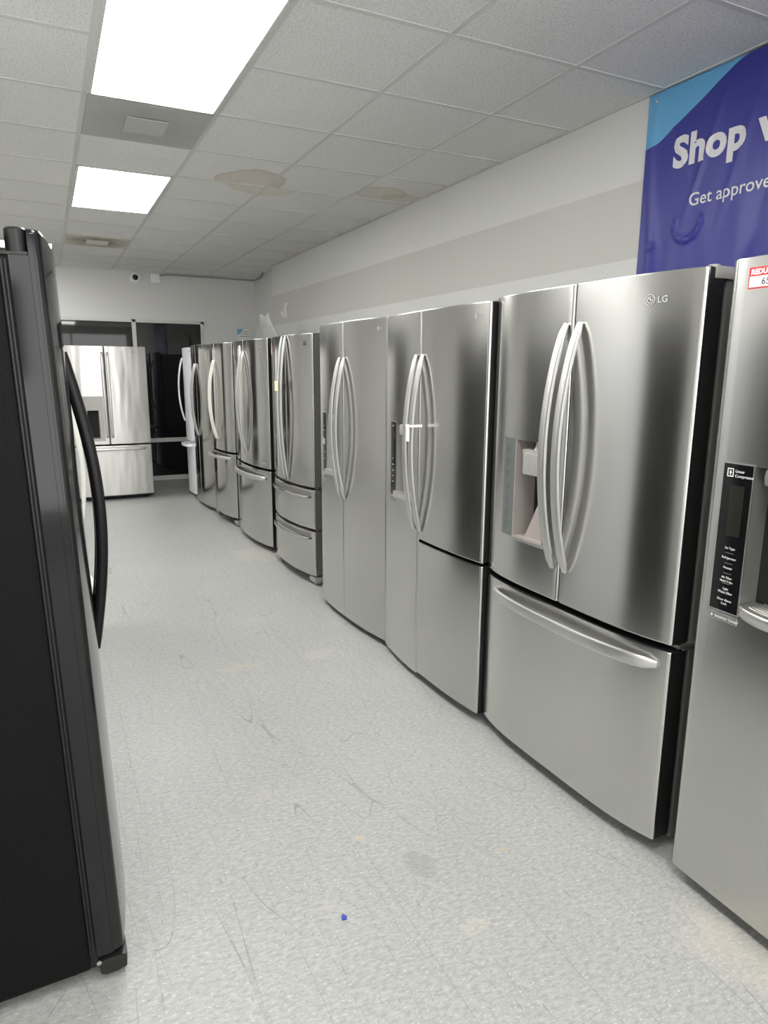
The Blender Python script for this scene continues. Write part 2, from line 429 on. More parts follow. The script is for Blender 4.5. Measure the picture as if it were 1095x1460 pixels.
# ------------------------------------------------------------------ refrigerator kit
class Fridge:
    """Local frame: d goes into the cabinet from the front corner line, u runs from the viewer's left edge, z up."""
    def __init__(s, name, label, W, B, near=None, far=None, loc=None, rz=0., ry=0., T=.065, face='steel', side='black', case='case_dark', depth=.70, case_top=1.74, seg=14, zlo=.03, cat='refrigerator', group='refrigerators on show', pw=2.4):
        s.pw = pw
        if near:
            (xn, yn), (xf, yf) = near, far
            loc = ((xn + xf) / 2, (yn + yf) / 2, 0)
            rz = math.atan2(xn - xf, yf - yn)
        s.W, s.B, s.T, s.face, s.side, s.seg = W, B, T, face, side, seg
        s.root = empty(name, loc, rz, label, cat, group, ry)
        s.zlo = zlo
        # cabinet behind the doors
        mb = MB(); mb.box(s.P(T + .018, .004, zlo), s.P(depth, W - .004, case_top), bev=.006)
        s.case = mb.done('case', case, s.root)
        mb = MB(); mb.box(s.P(T - .004, .016, .075), s.P(T + .022, W - .016, case_top - .012))
        s.gasket = mb.done('gasket', 'gasket', s.root)
    def P(s, d, u, z): return (d, s.W / 2 - u, z)
    def f(s, u):
        return -s.B * (1 - abs((u - s.W / 2) / (s.W / 2)) ** s.pw)
    def grille(s, z0=.012, z1=.07, d=.055, mat='black'):
        mb = MB(); mb.box(s.P(d, .03, z0 + .012), s.P(d + .03, s.W - .03, z1), bev=.004)
        for k in range(9):
            u = .08 + k * (s.W - .16) / 8
            mb.box(s.P(d - .004, u - .025, z0 + .02), s.P(d, u + .025, z1 - .012))
        g = mb.done('toe_grille', mat, s.root)
        for u in (.07, s.W - .07):
            for dd in (d + .06, .6):
                mb = MB(); mb.lathe([(.0, .0), (.02, .0), (.02, .012), (.012, .014), (.012, .045)], 'z', s.P(dd, u, 0), 12)
                mb.done('leveling_foot', 'black', s.root, 40)
        return g
    def slab(s, name, u0, u1, z0, z1, off0, off1, mat, parent, n=6, bev=0., smooth=None):
        """thin plate that follows the curve of the front"""
        us = [u0 + (u1 - u0) * i / n for i in range(n + 1)]
        mb = MB(); vs = []; fs = []
        zs = [z0, z1]
        for u in us:
            for d in (s.f(u) + off0, s.f(u) + off1):
                for z in zs: vs.append(s.P(d, u, z))
        for i in range(n):
            a = i * 4; c = a + 4
            fs += [(a, a+1, c+1, c), (a+2, c+2, c+3, a+3), (a, c, c+2, a+2), (a+1, a+3, c+3, c+1)]
        fs += [(0, 2, 3, 1), (n*4, n*4+1, n*4+3, n*4+2)]
        mb.add(vs, fs)
        return mb.done(name, mat, parent, smooth)
    def door(s, u0, u1, z0, z1, name='door', holes=(), r=.010, rz=.006, face=None, side=None, T=None, back_off=0., rl=None, rr=None):
        face = face or s.face; side = side or s.side; T = T or s.T
        rl = r if rl is None else rl; rr = r if rr is None else rr
        us = set()
        n = s.seg
        a0, a1 = u0 + rl, u1 - rr
        for i in range(n + 1): us.add(round(a0 + (a1 - a0) * i / n, 5))
        for h in holes:
            us = {u for u in us if min(abs(u - h[0]), abs(u - h[1])) > .012 or u in (round(a0, 5), round(a1, 5))}
            us.add(round(h[0], 5)); us.add(round(h[1], 5))
        us = sorted(us)
        pts = [('b', u0, T), ('s', u0, s.f(a0) + rl)]
        for k in (1, 2):
            a = k * PI / 6
            pts.append(('c', u0 + rl * (1 - math.cos(PI/2 - a + 0) ) if False else u0 + rl * (1 - math.cos(a)), s.f(a0) + rl * (1 - math.sin(a))))
        for u in us: pts.append(('f', u, s.f(u)))
        for k in (2, 1):
            a = k * PI / 6
            pts.append(('c', u1 - rr * (1 - math.cos(a)), s.f(a1) + rr * (1 - math.sin(a))))
        pts += [('s', u1, s.f(a1) + rr), ('b', u1, T)]
        lv = [(z0, rz), (z0 + rz * .3, rz * .3), (z0 + rz, 0.)]
        for h in holes: lv += [(h[2], 0.), (h[3], 0.)]
        lv += [(z1 - rz, 0.), (z1 - rz * .3, rz * .3), (z1, rz)]
        lv.sort()
        m = len(pts); vs = []; fs = []; mi = []
        uc = (u0 + u1) / 2
        for z, ins in lv:
            for kind, u, d in pts:
                uu = uc + (u - uc) * (1 - 2 * ins / (u1 - u0))
                dd = d if kind == 'b' else d + ins
                vs.append(s.P(dd, uu, z))
        for j in range(len(lv) - 1):
            za, zb = lv[j][0], lv[j + 1][0]
            for i in range(m):
                i2 = (i + 1) % m
                ka, kb = pts[i], pts[i2]
                if i2 and ka[0] == 'f' and kb[0] == 'f':
                    um = (ka[1] + kb[1]) / 2; zm = (za + zb) / 2
                    if any(h[0] < um < h[1] and h[2] < zm < h[3] for h in holes): continue
                fs.append((j*m + i, j*m + i2, (j+1)*m + i2, (j+1)*m + i))
                dark = (i2 == 0) or (ka[0] == 'b' or kb[0] == 'b')
                mi.append(1 if dark else 0)
        fs.append(tuple(range(m))[::-1]); mi.append(1)
        fs.append(tuple((len(lv)-1)*m + i for i in range(m))); mi.append(1)
        me = mesh_of(vs, fs, mi)
        bm = bmesh.new(); bm.from_mesh(me); bmesh.ops.recalc_face_normals(bm, faces=bm.faces[:]); bm.to_mesh(me); bm.free()
        o = link(name, me, [face, side], s.root, 32)
        wn = o.modifiers.new('normals', 'WEIGHTED_NORMAL'); wn.keep_sharp = True; wn.weight = 60
        return o
    def sweep(s, name, pts, half_w, half_t, axis, mat, parent, taper=.55):
        """bar of rounded section along pts (d,u,z); axis = (d,u,z) direction of the bar's width"""
        P = [Vector(p) for p in pts]; ax = Vector(axis)
        n = 12; vs = []; fs = []
        for i, p in enumerate(P):
            t = (P[min(i+1, len(P)-1)] - P[max(i-1, 0)]).normalized()
            nm = t.cross(ax).normalized()
            q = i / (len(P) - 1); e = min(q, 1 - q) / .06
            k = 1. if e > 1 else taper + (1 - taper) * math.sqrt(max(0., 1 - (1 - e) ** 2))
            for j in range(n):
                a = 2 * PI * (j + .5) / n
                c, si = math.cos(a), math.sin(a)
                ex = .55
                x = math.copysign(abs(c) ** ex, c) * half_w * k; y = math.copysign(abs(si) ** ex, si) * half_t * (.7 + .3 * k)
                w = p + ax * x + nm * y
                vs.append(s.P(*w))
        for i in range(len(P) - 1):
            for j in range(n): fs.append((i*n + j, i*n + (j+1) % n, (i+1)*n + (j+1) % n, (i+1)*n + j))
        fs.append(tuple(range(n))[::-1]); fs.append(tuple((len(P)-1)*n + j for j in range(n)))
        mb = MB(); mb.add(vs, fs)
        return mb.done(name, mat, parent, 40)
    def arch(s, parent, u, za, zb, O, w=.030, t=.014, base=.006, p=.9, mat='handle', n=26, lean=0., name='handle'):
        pts = []
        for i in range(n + 1):
            q = i / n
            b = (1 - (2 * q - 1) ** 2) ** p
            uu = u + lean * b
            pts.append((s.f(u) - base - O * b, uu, za + (zb - za) * q))
        return s.sweep(name, pts, w / 2, t / 2, (0, 1, 0), mat, parent)
    def hbar(s, parent, ua, ub, z, O, h=.036, t=.014, base=.005, p=.6, mat='handle', n=26, sag=0., name='handle'):
        pts = []
        for i in range(n + 1):
            q = i / n; b = (1 - (2 * q - 1) ** 2) ** p
            u = ua + (ub - ua) * q
            pts.append((s.f(u) - base - O * b, u, z - sag * b))
        return s.sweep(name, pts, h / 2, t / 2, (0, 0, 1), mat, parent)
    def post_bar(s, parent, u, za, zb, O, w=.024, t=.018, mat='handle', name='handle'):
        pts = []
        f = s.f(u)
        n = 6
        for i in range(n + 1):
            a = PI / 2 * i / n
            pts.append((f + .004 - O * math.sin(a), u, za + .05 * (1 - math.cos(a))))
        for i in range(n + 1):
            a = PI / 2 * (1 - i / n)
            pts.append((f + .004 - O * math.sin(a), u, zb - .05 * (1 - math.cos(a))))
        return s.sweep(name, pts, w / 2, t / 2, (0, 1, 0), mat, parent, taper=1.)
    def niche(s, door, u0, u1, z0, z1, depth, mat, slope=.0, name='dispenser_niche'):
        """open recess behind a hole in the door"""
        f0, f1 = s.f(u0), s.f(u1)
        D = max(f0, f1) + depth
        r = .02; mb = MB()
        # curved recess: section in plan with rounded back corners
        plan = [(f0 - .001, u0)]
        for k in range(5):
            a = PI / 2 * k / 4
            plan.append((D - r + r * math.sin(a), u0 + r - r * math.cos(a)))
        for k in range(5):
            a = PI / 2 * (1 - k / 4)
            plan.append((D - r + r * math.sin(a), u1 - r + r * math.cos(a)))
        plan.append((f1 - .001, u1))
        zs = [z0, z0 + .012, z1 - .012, z1]; m = len(plan); vs = []; fs = []
        for j, z in enumerate(zs):
            for d, u in plan:
                dd = d
                if d > max(f0, f1) + .01: dd = d - slope * (z1 - z) / (z1 - z0) * 0 - (.010 if j in (0, 3) else 0)
                vs.append(s.P(dd, u, z))
        for j in range(3):
            for i in range(m - 1): fs.append((j*m + i, (j+1)*m + i, (j+1)*m + i + 1, j*m + i + 1))
        fs.append(tuple(range(m))); fs.append(tuple(3*m + i for i in range(m))[::-1])
        me = mesh_of(vs, fs)
        return link(name, me, mat, door, 40)
    def letters(s, name, door, items, off, mat='print_white'):
        """items: (text, size, u, z, bold, align) written on the front"""
        for body, size, u, z, bold, al in items:
            vs, fs = text_verts(body, size, .0003, bold, al)
            out = []
            for v in vs:
                uu = u + v.x
                out.append(s.P(s.f(uu) - off - v.z, uu, z + v.y))
            link(name, mesh_of(out, fs), mat, door)
    def badge(s, door, u, z, size, off=.0015, letters=True, mat='badge'):
        """round face emblem with the two letters after it, light on a dark outline"""
        R = size * .62
        for w, o_, nm, mm in ((size * .045, off * .55, 'badge_outline', 'badge_dark'), (0., off, 'badge', mat)):
            mb = MB()
            def ring(r0, r1, a0, a1, n, cu=u, cz=z):
                vs = []; fs = []
                r0 = max(0., r0 - w); r1 = r1 + w
                for i in range(n + 1):
                    a = a0 + (a1 - a0) * i / n
                    for r in (r0, r1):
                        for o in (o_, .0003):
                            uu = cu + r * math.cos(a); vs.append(s.P(s.f(uu) - o, uu, cz + r * math.sin(a)))
                for i in range(n):
                    k = i * 4; q = k + 4
                    fs.extend([(k, k+2, q+2, q), (k, q, q+1, k+1), (k+2, k+3, q+3, q+2)])
                fs.extend([(0, 1, 3, 2), (n*4, n*4+2, n*4+3, n*4+1)])
                mb.add(vs, fs)
            def bar(ua, ub, za, zb):
                d = s.f((ua + ub) / 2)
                mb.box(s.P(d - o_, ua - w, za - w), s.P(d - .0003, ub + w, zb + w))
            ring(R * .84, R, 0, 2 * PI, 28)
            ring(R * .48, R * .66, PI * .5, PI * 2, 20)
            bar(u, u + R * .60, z - R * .09, z + R * .09)
            bar(u - R * .09, u + R * .09, z - R * .22, z + R * .42)
            ring(0., R * .13, 0, 2 * PI, 8, u - R * .30, z + R * .24)
            if letters:
                vs, fs = text_verts('LG', size, 0., size * .015 + w * .5)
                mb.add([s.P(s.f(u + R * 1.5 + v.x) - o_, u + R * 1.5 + v.x, z - size * .36 + v.y) for v in vs], fs)
            r = mb.done(nm, mm, door)
        return r
    def hinge_cover(s, side, d0=.03, d1=.16, w=.07, z0=1.735, z1=1.768, mat='hinge', out=.0):
        u0, u1 = (s.W - w, s.W + out) if side == 'r' else (-out, w)
        mb = MB(); mb.box(s.P(d0, u0, z0), s.P(d1, u1, z1), bev=.006)
        ua = (u0 + u1) / 2
        mb.lathe([(.016, z1 - .004), (.016, z1 + .006), (.012, z1 + .008)], 'z', s.P(d0 + .035, ua, 0), 14)
        return mb.done('hinge_cover', mat, s.root, 35)
    def foot_cover(s, side, mat='foot', z0=.004, z1=.062, w=.10, dd=.06):
        mb = MB()
        u0, u1 = (s.W - w, s.W + .004) if side == 'r' else (-.004, w)
        mb.box(s.P(-.008, u0, z0 + .016), s.P(s.T + dd, u1, z1), bev=.018)
        mb.box(s.P(.01, u0 + .02, z0), s.P(.05, u1 - .02, z0 + .03), bev=.004)
        return mb.done('foot_cover', mat, s.root, 40)

def price_sticker(F, u, z, w, h, label, full=False, parent=None):
    """red and white price sticker stuck to the door"""
    root = F.slab('price_sticker', u, u + w, z, z + h, -.0012, -.0002, 'red' if full else 'red_pale', F.root if parent is None else parent, 4)
    F.slab('white_field', u + w * .03, u + w * .97, z + h * .07, z + h * .58, -.0018, -.0012, 'paper' if full else 'pink', root, 4)
    if full:
        F.letters('sticker_lettering', root, [('REDUC', h * .34, u + w * .05, z + h * .67, h * .015, 'LEFT')], .0016, 'print_white')
        F.letters('handwriting', root, [('65', h * .46, u + w * .34, z + h * .16, 0., 'LEFT')], .0024, 'ink')
    return root

# ------------------------------------------------------------------ room shell
H = 2.73
XR, XL, YB, YF, XREC, YFUR = 2.60, -2.75, 9.60, -3.2, 2.70, 8.45
mb = MB(); mb.box((XL, YF, -.08), (XREC + .1, YB + .1, 0)); tag(mb.done('floor', 'floor'), kind='structure')
mb = MB(); mb.box((XL - .1, YF - .1, H), (XREC + .1, YB + .1, H + .08)); tag(mb.done('ceiling', 'tile'), kind='structure')
# right wall with the taupe band, furred out up to YFUR
mb = MB()
for z0, z1, k in ((0, 2.027, 0), (2.027, 2.375, 1), (2.375, H, 0)):
    mb.box((XR, YF - .1, z0), (XREC + .1, YFUR, z1), k)
mb.box((XREC, YFUR, 0), (XREC + .1, YB, H), 2)
tag(mb.done('wall_right', ['wall', 'band', 'wallback']), kind='structure')
mb = MB()
WT, WX0, WX1 = 2.125, -1.4, 1.985
mb.box((XL, YB, WT), (XREC + .1, YB + .1, H)); mb.box((WX1, YB, 0), (XREC + .1, YB + .1, WT)); mb.box((XL, YB, 0), (WX0, YB + .1, WT))
tag(mb.done('wall_back', 'wallback'), kind='structure')
mb = MB(); mb.box((XL - .1, YF - .1, 0), (XL, YB + .1, H)); tag(mb.done('wall_left', 'wall'), kind='structure')
# shop front behind the camera, glazed, daylight outside
mb = MB()
SX0, SX1, SZ0, SZ1 = -2.5, 2.35, .25, 2.55
for a, b in (((XL, 0), (XREC, SZ0)), ((XL, SZ1), (XREC, H)), ((XL, SZ0), (SX0, SZ1)), ((SX1, SZ0), (XREC, SZ1))):
    mb.box((a[0], YF - .1, a[1]), (b[0], YF, b[1]))
tag(mb.done('wall_front', 'wall'), kind='structure')
mb = MB()
for x in (SX0, -.9, .75, SX1 - .05): mb.box((x, YF - .08, SZ0), (x + .05, YF - .02, SZ1), bev=.004)
for z in (SZ0, SZ1 - .05): mb.box((SX0, YF - .08, z), (SX1, YF - .02, z + .05), bev=.004)
tag(mb.done('window_2', 'alu'), kind='structure')
r = empty('window_poster', (-.50, YF + .004, 1.79), 0, 'dark framed poster on the shop window, mirrored in the side of the black refrigerator', 'poster')
mb = MB(); mb.box((-.37, 0, -.38), (.37, .012, .38), bev=.003); mb.done('board', 'case_dark', r)
mb = MB(); mb.box((-.34, .012, -.35), (.34, .014, .35)); mb.done('print_field', 'panel', r)

# storefront window at the back
wf = MB()
for a, b in (((WX0, WT - .04), (WX1, WT)), ((WX0, 0), (WX1, .06)), ((WX1 - .045, 0), (WX1, WT)), ((WX0, 0), (WX0 + .045, WT)),
             ((1.062, 0), (1.112, WT)), ((-.2, 0), (-.15, WT)), ((WX0, .52), (WX1, .575))):
    wf.box((a[0], YB - .012, a[1]), (b[0], YB + .05, b[1]), bev=.004)
wfo = tag(wf.done('window_1', 'alu'), kind='structure')
for k, (x0, x1) in enumerate(((WX0 + .04, -.19), (-.16, 1.07), (1.105, WX1 - .04))):
    for z0, z1 in ((.05, .53), (.565, WT - .035)):
        mb = MB(); mb.box((x0, YB + .015, z0), (x1, YB + .025, z1)); mb.done('pane', 'glass', wfo)

# suspended grid
GX = [.27 + .605 * k for k in range(-5, 4)]
GY = [2.458 + .61 * k for k in range(-9, 12)]
mb = MB()
for x in GX: mb.box((x - .012, YF, H - .003), (x + .012, YB, H + .001))
for y in GY: mb.box((XL, y - .012, H - .0035), (XR, y + .012, H + .001))
mb.box((XR - .02, YF, H - .004), (XR, YFUR, H)); mb.box((XL, YB - .02, H - .004), (XREC, YB, H))
tag(mb.done('trim_1', 'tbar'), kind='structure')

def ceiling_light(x0, x1, y0, y1, label):
    r = empty('ceiling_light', ((x0 + x1) / 2, (y0 + y1) / 2, H - .012), 0, label, 'ceiling light', 'recessed ceiling light panels')
    dx, dy = (x1 - x0) / 2, (y1 - y0) / 2
    mb = MB()
    for a, b in (((-dx, -dy), (dx, -dy + .016)), ((-dx, dy - .016), (dx, dy)), ((-dx, -dy), (-dx + .016, dy)), ((dx - .016, -dy), (dx, dy))):
        mb.box((a[0], a[1], 0), (b[0], b[1], .012), bev=.003)
    mb.done('frame', 'tbar', r)
    mb = MB(); mb.box((-dx + .012, -dy + .012, .003), (dx - .012, dy - .012, .011)); mb.done('diffuser', 'lamp', r)
    return r
A, Bc = GX[5], GX[6]
g = lambda k: 2.458 + .61 * k
ceiling_light(A + .012, Bc - .012, g(0) + .01, g(2) - .01, 'large glowing ceiling panel nearest the camera, cut by the top of the frame')
ceiling_light(A + .012, Bc - .012, g(4) + .01, g(6) - .01, 'glowing ceiling panel between the plain grey vent and the dusty vent')
ceiling_light(A - 1.21 + .012, A - .085, g(9) + .01, g(10) - .01, 'sliver of a glowing ceiling panel seen just past the top of the black refrigerator')
for k in (-4, -8): ceiling_light(A + .012, Bc - .012, g(k) + .01, g(k + 2) - .01, 'unseen glowing ceiling panel added overhead behind the camera')  # unseen panels, added to carry the lit row on behind the camera
for k in (-6, 3): ceiling_light(GX[1] + .012, GX[2] - .012, g(k) + .01, g(k + 2) - .01, 'unseen glowing ceiling panel added over the left side of the room')  # extra panels out of view, added for fill and bright door reflections

def vent(x0, x1, y0, y1, pm, plm, label):
    cx, cy = (x0 + x1) / 2, (y0 + y1) / 2
    r = empty('ceiling_vent', (cx, cy, H), 0, label, 'vent', 'square ceiling vents')
    dx, dy = (x1 - x0) / 2, (y1 - y0) / 2
    mb = MB(); mb.box((-dx, -dy, -.010), (dx, dy, -.002), bev=.003); mb.done('face_panel', pm, r)
    mb = MB(); mb.box((-.10, -.115, -.018), (.10, .115, -.013), bev=.002)
    for sx in (-.07, .07):
        for sy in (-.08, .08): mb.box((sx - .006, sy - .006, -.015), (sx + .006, sy + .006, -.008))
    mb.done('deflector_plate', plm, r)
vent(A + .014, Bc - .014, g(2) + .014, g(3) - .014, 'vent_a', 'vent_plate', 'plain grey square ceiling vent right behind the large light panel')
vent(A + .014, Bc - .014, g(8) + .014, g(9) - .014, 'vent_b', 'vent_plate_b', 'dusty stained square ceiling vent near the back wall')

# ------------------------------------------------------------------ right-hand row, nearest first
G = 'stainless refrigerators along the right wall'
# 1  side-by-side at the frame edge
F = Fridge('refrigerator', 'stainless side-by-side refrigerator cut by the right frame edge, with red price sticker', .91, .008,
           (1.575, .312), (1.566, 1.222), face='steel_m', case='case_grey', case_top=1.745, group=G)
dh = (.132, .335, .893, 1.262)
d = F.door(0, .400, .045, 1.767, holes=[dh], r=.012, rl=.024)
F.niche(d, *dh, .085, 'niche_d')
p = F.slab('control_panel', .047, .130, .872, 1.262, -.003, .002, 'panel', d)
F.slab('panel_trim', .044, .133, .868, 1.266, -.0022, .001, 'trim_silver', d)
F.slab('display_screen', .072, .112, 1.075, 1.208, -.0036, -.002, 'display', d)
it = [('Linear', .0105, .081, 1.241, 0, 'LEFT'), ('Compressor', .0105, .081, 1.229, 0, 'LEFT')]
for k, rows in enumerate((('Ice Type',), ('Refrigerator',), ('Freezer',), ('Air Filter', 'Hold 3 Sec'), ('Light', 'Water Filter'), ('Door Alarm', 'Lock'))):
    zz = 1.040 - k * .0265 - (0 if k < 4 else (k - 3) * .004)
    for j, t in enumerate(rows): it.append((t, .0085, .090, zz - j * .010, 0, 'CENTER'))
F.letters('panel_lettering', d, it, .0036)
mb = MB()
for (ua, ub, za, zb) in ((.058, .076, 1.248, 1.2505), (.058, .076, 1.2285, 1.231), (.058, .0605, 1.2285, 1.2505), (.0735, .076, 1.2285, 1.2505), (.063, .071, 1.238, 1.241), (.0655, .0685, 1.233, 1.246)):
    mb.box(F.P(F.f(.067) - .0036, ua, za), F.P(F.f(.067) - .002, ub, zb))
mb.done('panel_icon', 'print_white', d)
for k in range(5):
    zz = 1.029 - k * .0275; mb = MB(); mb.box(F.P(F.f(.09) - .0034, .078, zz), F.P(F.f(.09) - .002, .102, zz + .0007)); mb.done('divider_line', 'print_grey', d)
F.slab('compressor_label', .048, .132, .842, .862, -.0012, .0, 'trim_silver', d)
F.slab('label_field', .050, .130, .844, .860, -.0016, -.0006, 'niche_d', d)
F.letters('label_lettering', d, [('Inverter Linear', .0115, .066, .848, 0, 'LEFT'), ('8', .0115, .053, .848, .0003, 'LEFT')], .0018)
# drip tray that bulges from the niche
mb = MB(); n = 16; vs = []; fs = []
for i in range(n + 1):
    q = i / n; u = .134 + .20 * q; dd = F.f(u) - .004 - .034 * math.sin(PI * q) ** .8
    for z, ins in ((.868, .010), (.880, 0.), (.898, 0.), (.9015, .003)):
        vs.append(F.P(dd + ins, u, z))
    vs.append(F.P(F.f(u) + .06, u, .9015)); vs.append(F.P(F.f(u) + .06, u, .868))
for i in range(n):
    for j in range(6): fs.append((i*6 + j, i*6 + (j+1) % 6, (i+1)*6 + (j+1) % 6, (i+1)*6 + j))
fs += [tuple(range(6)), tuple(n*6 + j for j in range(6))[::-1]]
mb.add(vs, fs)
for k in range(7):
    r0 = .018 + .012 * k
    pts = []
    for i in range(13):
        q = .12 + .76 * i / 12; u = .134 + .20 * q
        pts.append(F.P(F.f(u) - .030 * math.sin(PI * q) ** .8 + r0, u, .9025))
    mb.tube(pts, .0016, 6)
mb.done('drip_tray', 'trim_silver', d, 40)
mb = MB(); mb.box(F.P(F.f(.2) - .004, .158, 1.215), F.P(F.f(.2) + .075, .31, 1.262), bev=.018); mb.box(F.P(F.f(.2) + .02, .19, 1.10), F.P(F.f(.2) + .035, .28, 1.22), bev=.006)
mb.done('ice_chute', 'niche_d', d, 40)
d2 = F.door(.404, .910, .045, 1.767, r=.012)
F.arch(d, .365, .77, 1.56, .058); F.arch(d2, .440, .77, 1.56, .058)
F.badge(d2, .80, 1.70, .022)
F.hinge_cover('l'); F.hinge_cover('r'); F.grille()
price = price_sticker(F, .056, 1.690, .105, .050, '', True)
F1 = F

# 2  french door with one freezer drawer
F = Fridge('refrigerator', 'stainless french-door refrigerator second from the right, grey touch strip and bottom drawer', .91, .037,
           (1.587, 1.305), (1.567, 2.209), face='steel', case='case_grey', case_top=1.735, group=G, seg=24, pw=4.)
dh = (.190, .360, .880, 1.245)
d = F.door(0, .453, .700, 1.765, holes=[dh])
F.niche(d, *dh, .11, 'niche')
F.slab('touch_panel', .112, .186, .878, 1.248, -.0012, .002, 'touch', d)
it = []
for k in range(7):
    mb = MB()
    zz = 1.215 - k * .048
    for j in range(2):
        mb.box(F.P(F.f(.149) - .0018, .128 + .006 * j, zz - j * .009), F.P(F.f(.149) - .001, .170 - .004 * j, zz - j * .009 + .0016))
    mb.box(F.P(F.f(.149) - .0018, .138, zz - .024), F.P(F.f(.149) - .001, .139, zz - .012)); mb.box(F.P(F.f(.149) - .0018, .160, zz - .024), F.P(F.f(.149) - .001, .161, zz - .012))
    mb.done('touch_mark', 'badge_dark', d)
F.slab('niche_trim', .187, .364, .870, .882, -.004, .004, 'trim_silver', d)
F.slab('niche_surround', .186, .1905, .88, 1.248, -.0015, .004, 'niche', d)
mb = MB()
mb.box(F.P(F.f(.27) - .012, .245, 1.125), F.P(F.f(.27) + .06, .335, 1.205), bev=.010)
mb.box(F.P(F.f(.27) + .0, .225, 1.195), F.P(F.f(.27) + .09, .350, 1.215), bev=.008)
mb.lathe([(.020, 1.21), (.012, 1.232), (.012, 1.245)], 'z', F.P(F.f(.27) + .03, .285, 0), 16)
mb.box(F.P(F.f(.27) - .013, .288, 1.14), F.P(F.f(.27) - .011, .290, 1.19))
mb.done('ice_chute', 'niche_l', d, 40)
mb = MB()
a, b_, c, e = F.P(F.f(.27) + .085, .300, 1.125), F.P(F.f(.27) + .085, .352, 1.125), F.P(F.f(.27) + .03, .352, .884), F.P(F.f(.27) + .03, .235, .884)
off = Vector((-.008, 0, 0)); q = [Vector(x) for x in (a, b_, c, e)]
mb.add([*q, *[x + off for x in q]], [(0,1,2,3), (7,6,5,4), (0,4,5,1), (1,5,6,2), (2,6,7,3), (3,7,4,0)])
mb.done('dispenser_paddle', 'niche', d)
mb = MB(); mb.box(F.P(F.f(.27) + .0, .195, .880), F.P(F.f(.27) + .105, .355, .887))
for k in range(6): mb.box(F.P(F.f(.27) + .012 + k * .014, .205, .887), F.P(F.f(.27) + .018 + k * .014, .345, .889))
mb.done('drip_tray', 'niche', d)
d2 = F.door(.457, .910, .700, 1.765)
F.arch(d, .427, .820, 1.642, .072, w=.036); F.arch(d2, .492, .820, 1.642, .072, w=.036)
F.badge(d2, .752, 1.690, .026)
dr = F.door(0, .910, .050, .680, 'drawer')
F.hbar(dr, .075, .875, .632, .040, h=.040, t=.016, base=.004, p=.55)
mb = MB()
for k in range(25):
    pass
F.hinge_cover('r', d0=.026, out=.004); F.hinge_cover('l', d0=.036); F.grille(z1=.06)
mb = MB(); mb.box(F.P(.03, .86, .684), F.P(.13, .912, .697), bev=.004); mb.box(F.P(.05, .89, .676), F.P(.09, .911, .690), bev=.003)
mb.done('middle_hinge', 'trim_silver', F.root)
F2 = F

# 3  three-door, dispenser left, lower right freezer door
F = Fridge('refrigerator', 'stainless three-door refrigerator third from the right, paper strap around its door handles', .89, .030,
           (1.540, 2.224), (1.543, 3.110), face='steel_b', case='case_black', case_top=1.725, group=G)
dh = (.148, .330, .893, 1.243)
d = F.door(0, .398, .030, 1.752, holes=[dh])
F.niche(d, *dh, .08, 'niche_l')
F.slab('panel_trim', .082, .148, .868, 1.247, -.002, .002, 'trim_silver', d)
F.slab('control_panel', .084, .145, .880, 1.243, -.003, .001, 'panel', d)
F.slab('display_screen', .098, .130, 1.10, 1.205, -.0036, -.002, 'display', d)
F.letters('panel_lettering', d, [('Ice', .009, .115, 1.06, 0, 'CENTER'), ('Freezer', .009, .115, 1.03, 0, 'CENTER'), ('Light', .009, .115, 1.0, 0, 'CENTER'), ('Filter', .009, .115, .972, 0, 'CENTER'), ('Lock', .009, .115, .944, 0, 'CENTER'), ('Linear', .009, .104, 1.222, 0, 'LEFT')], .0036)
F.slab('compressor_label', .082, .14, .848, .862, -.0012, 0, 'niche_d', d)
F.slab('drip_tray', .146, .332, .880, .905, -.016, .02, 'niche_l', d)
mb = MB()
for k in range(5): mb.lathe([(.0, .906), (.004, .906), (.004, .9065), (0., .907)], 'z', F.P(F.f(.24) - .006 + .0 * k, .18 + .024 * k, 0), 8)
mb.done('tray_holes', 'ink', d)
mb = MB(); mb.box(F.P(F.f(.24) - .010, .205, 1.185), F.P(F.f(.24) + .07, .315, 1.240), bev=.016); mb.box(F.P(F.f(.24) + .03, .225, 1.07), F.P(F.f(.24) + .045, .295, 1.19), bev=.005)
mb.done('ice_chute', 'niche_l', d, 40)
d2 = F.door(.402, .890, .715, 1.752)
d3 = F.door(.402, .890, .045, .703)
F.arch(d, .372, .757, 1.560, .056); F.arch(d2, .432, .757, 1.560, .056)
F.badge(d2, .815, 1.700, .018)
F.hinge_cover('r', z0=1.722, z1=1.752); F.hinge_cover('l', z0=1.722, z1=1.752); F.grille(z1=.05)
F3 = F
# strap
tg = empty('handle_tag', F.root.matrix_world @ Vector((0, 0, 0)), 0, 'white paper strap tied across the door handles of the third refrigerator from the right', 'tag')
tg.location = F.root.location; tg.rotation_euler = F.root.rotation_euler
mb = MB()
mb.box(F.P(F.f(.43) - .078, .412, 1.243), F.P(F.f(.43) - .0755, .452, 1.255)); mb.box(F.P(F.f(.43) - .078, .450, 1.243), F.P(F.f(.43) - .014, .453, 1.255))
mb.box(F.P(F.f(.43) - .078, .412, 1.243), F.P(F.f(.43) - .050, .414, 1.255))
mb.done('strap', 'paper', tg)
mb = MB(); mb.box(F.P(F.f(.43) - .0795, .420, 1.180), F.P(F.f(.43) - .078, .450, 1.256)); mb.done('paper_tab', 'paper', tg)

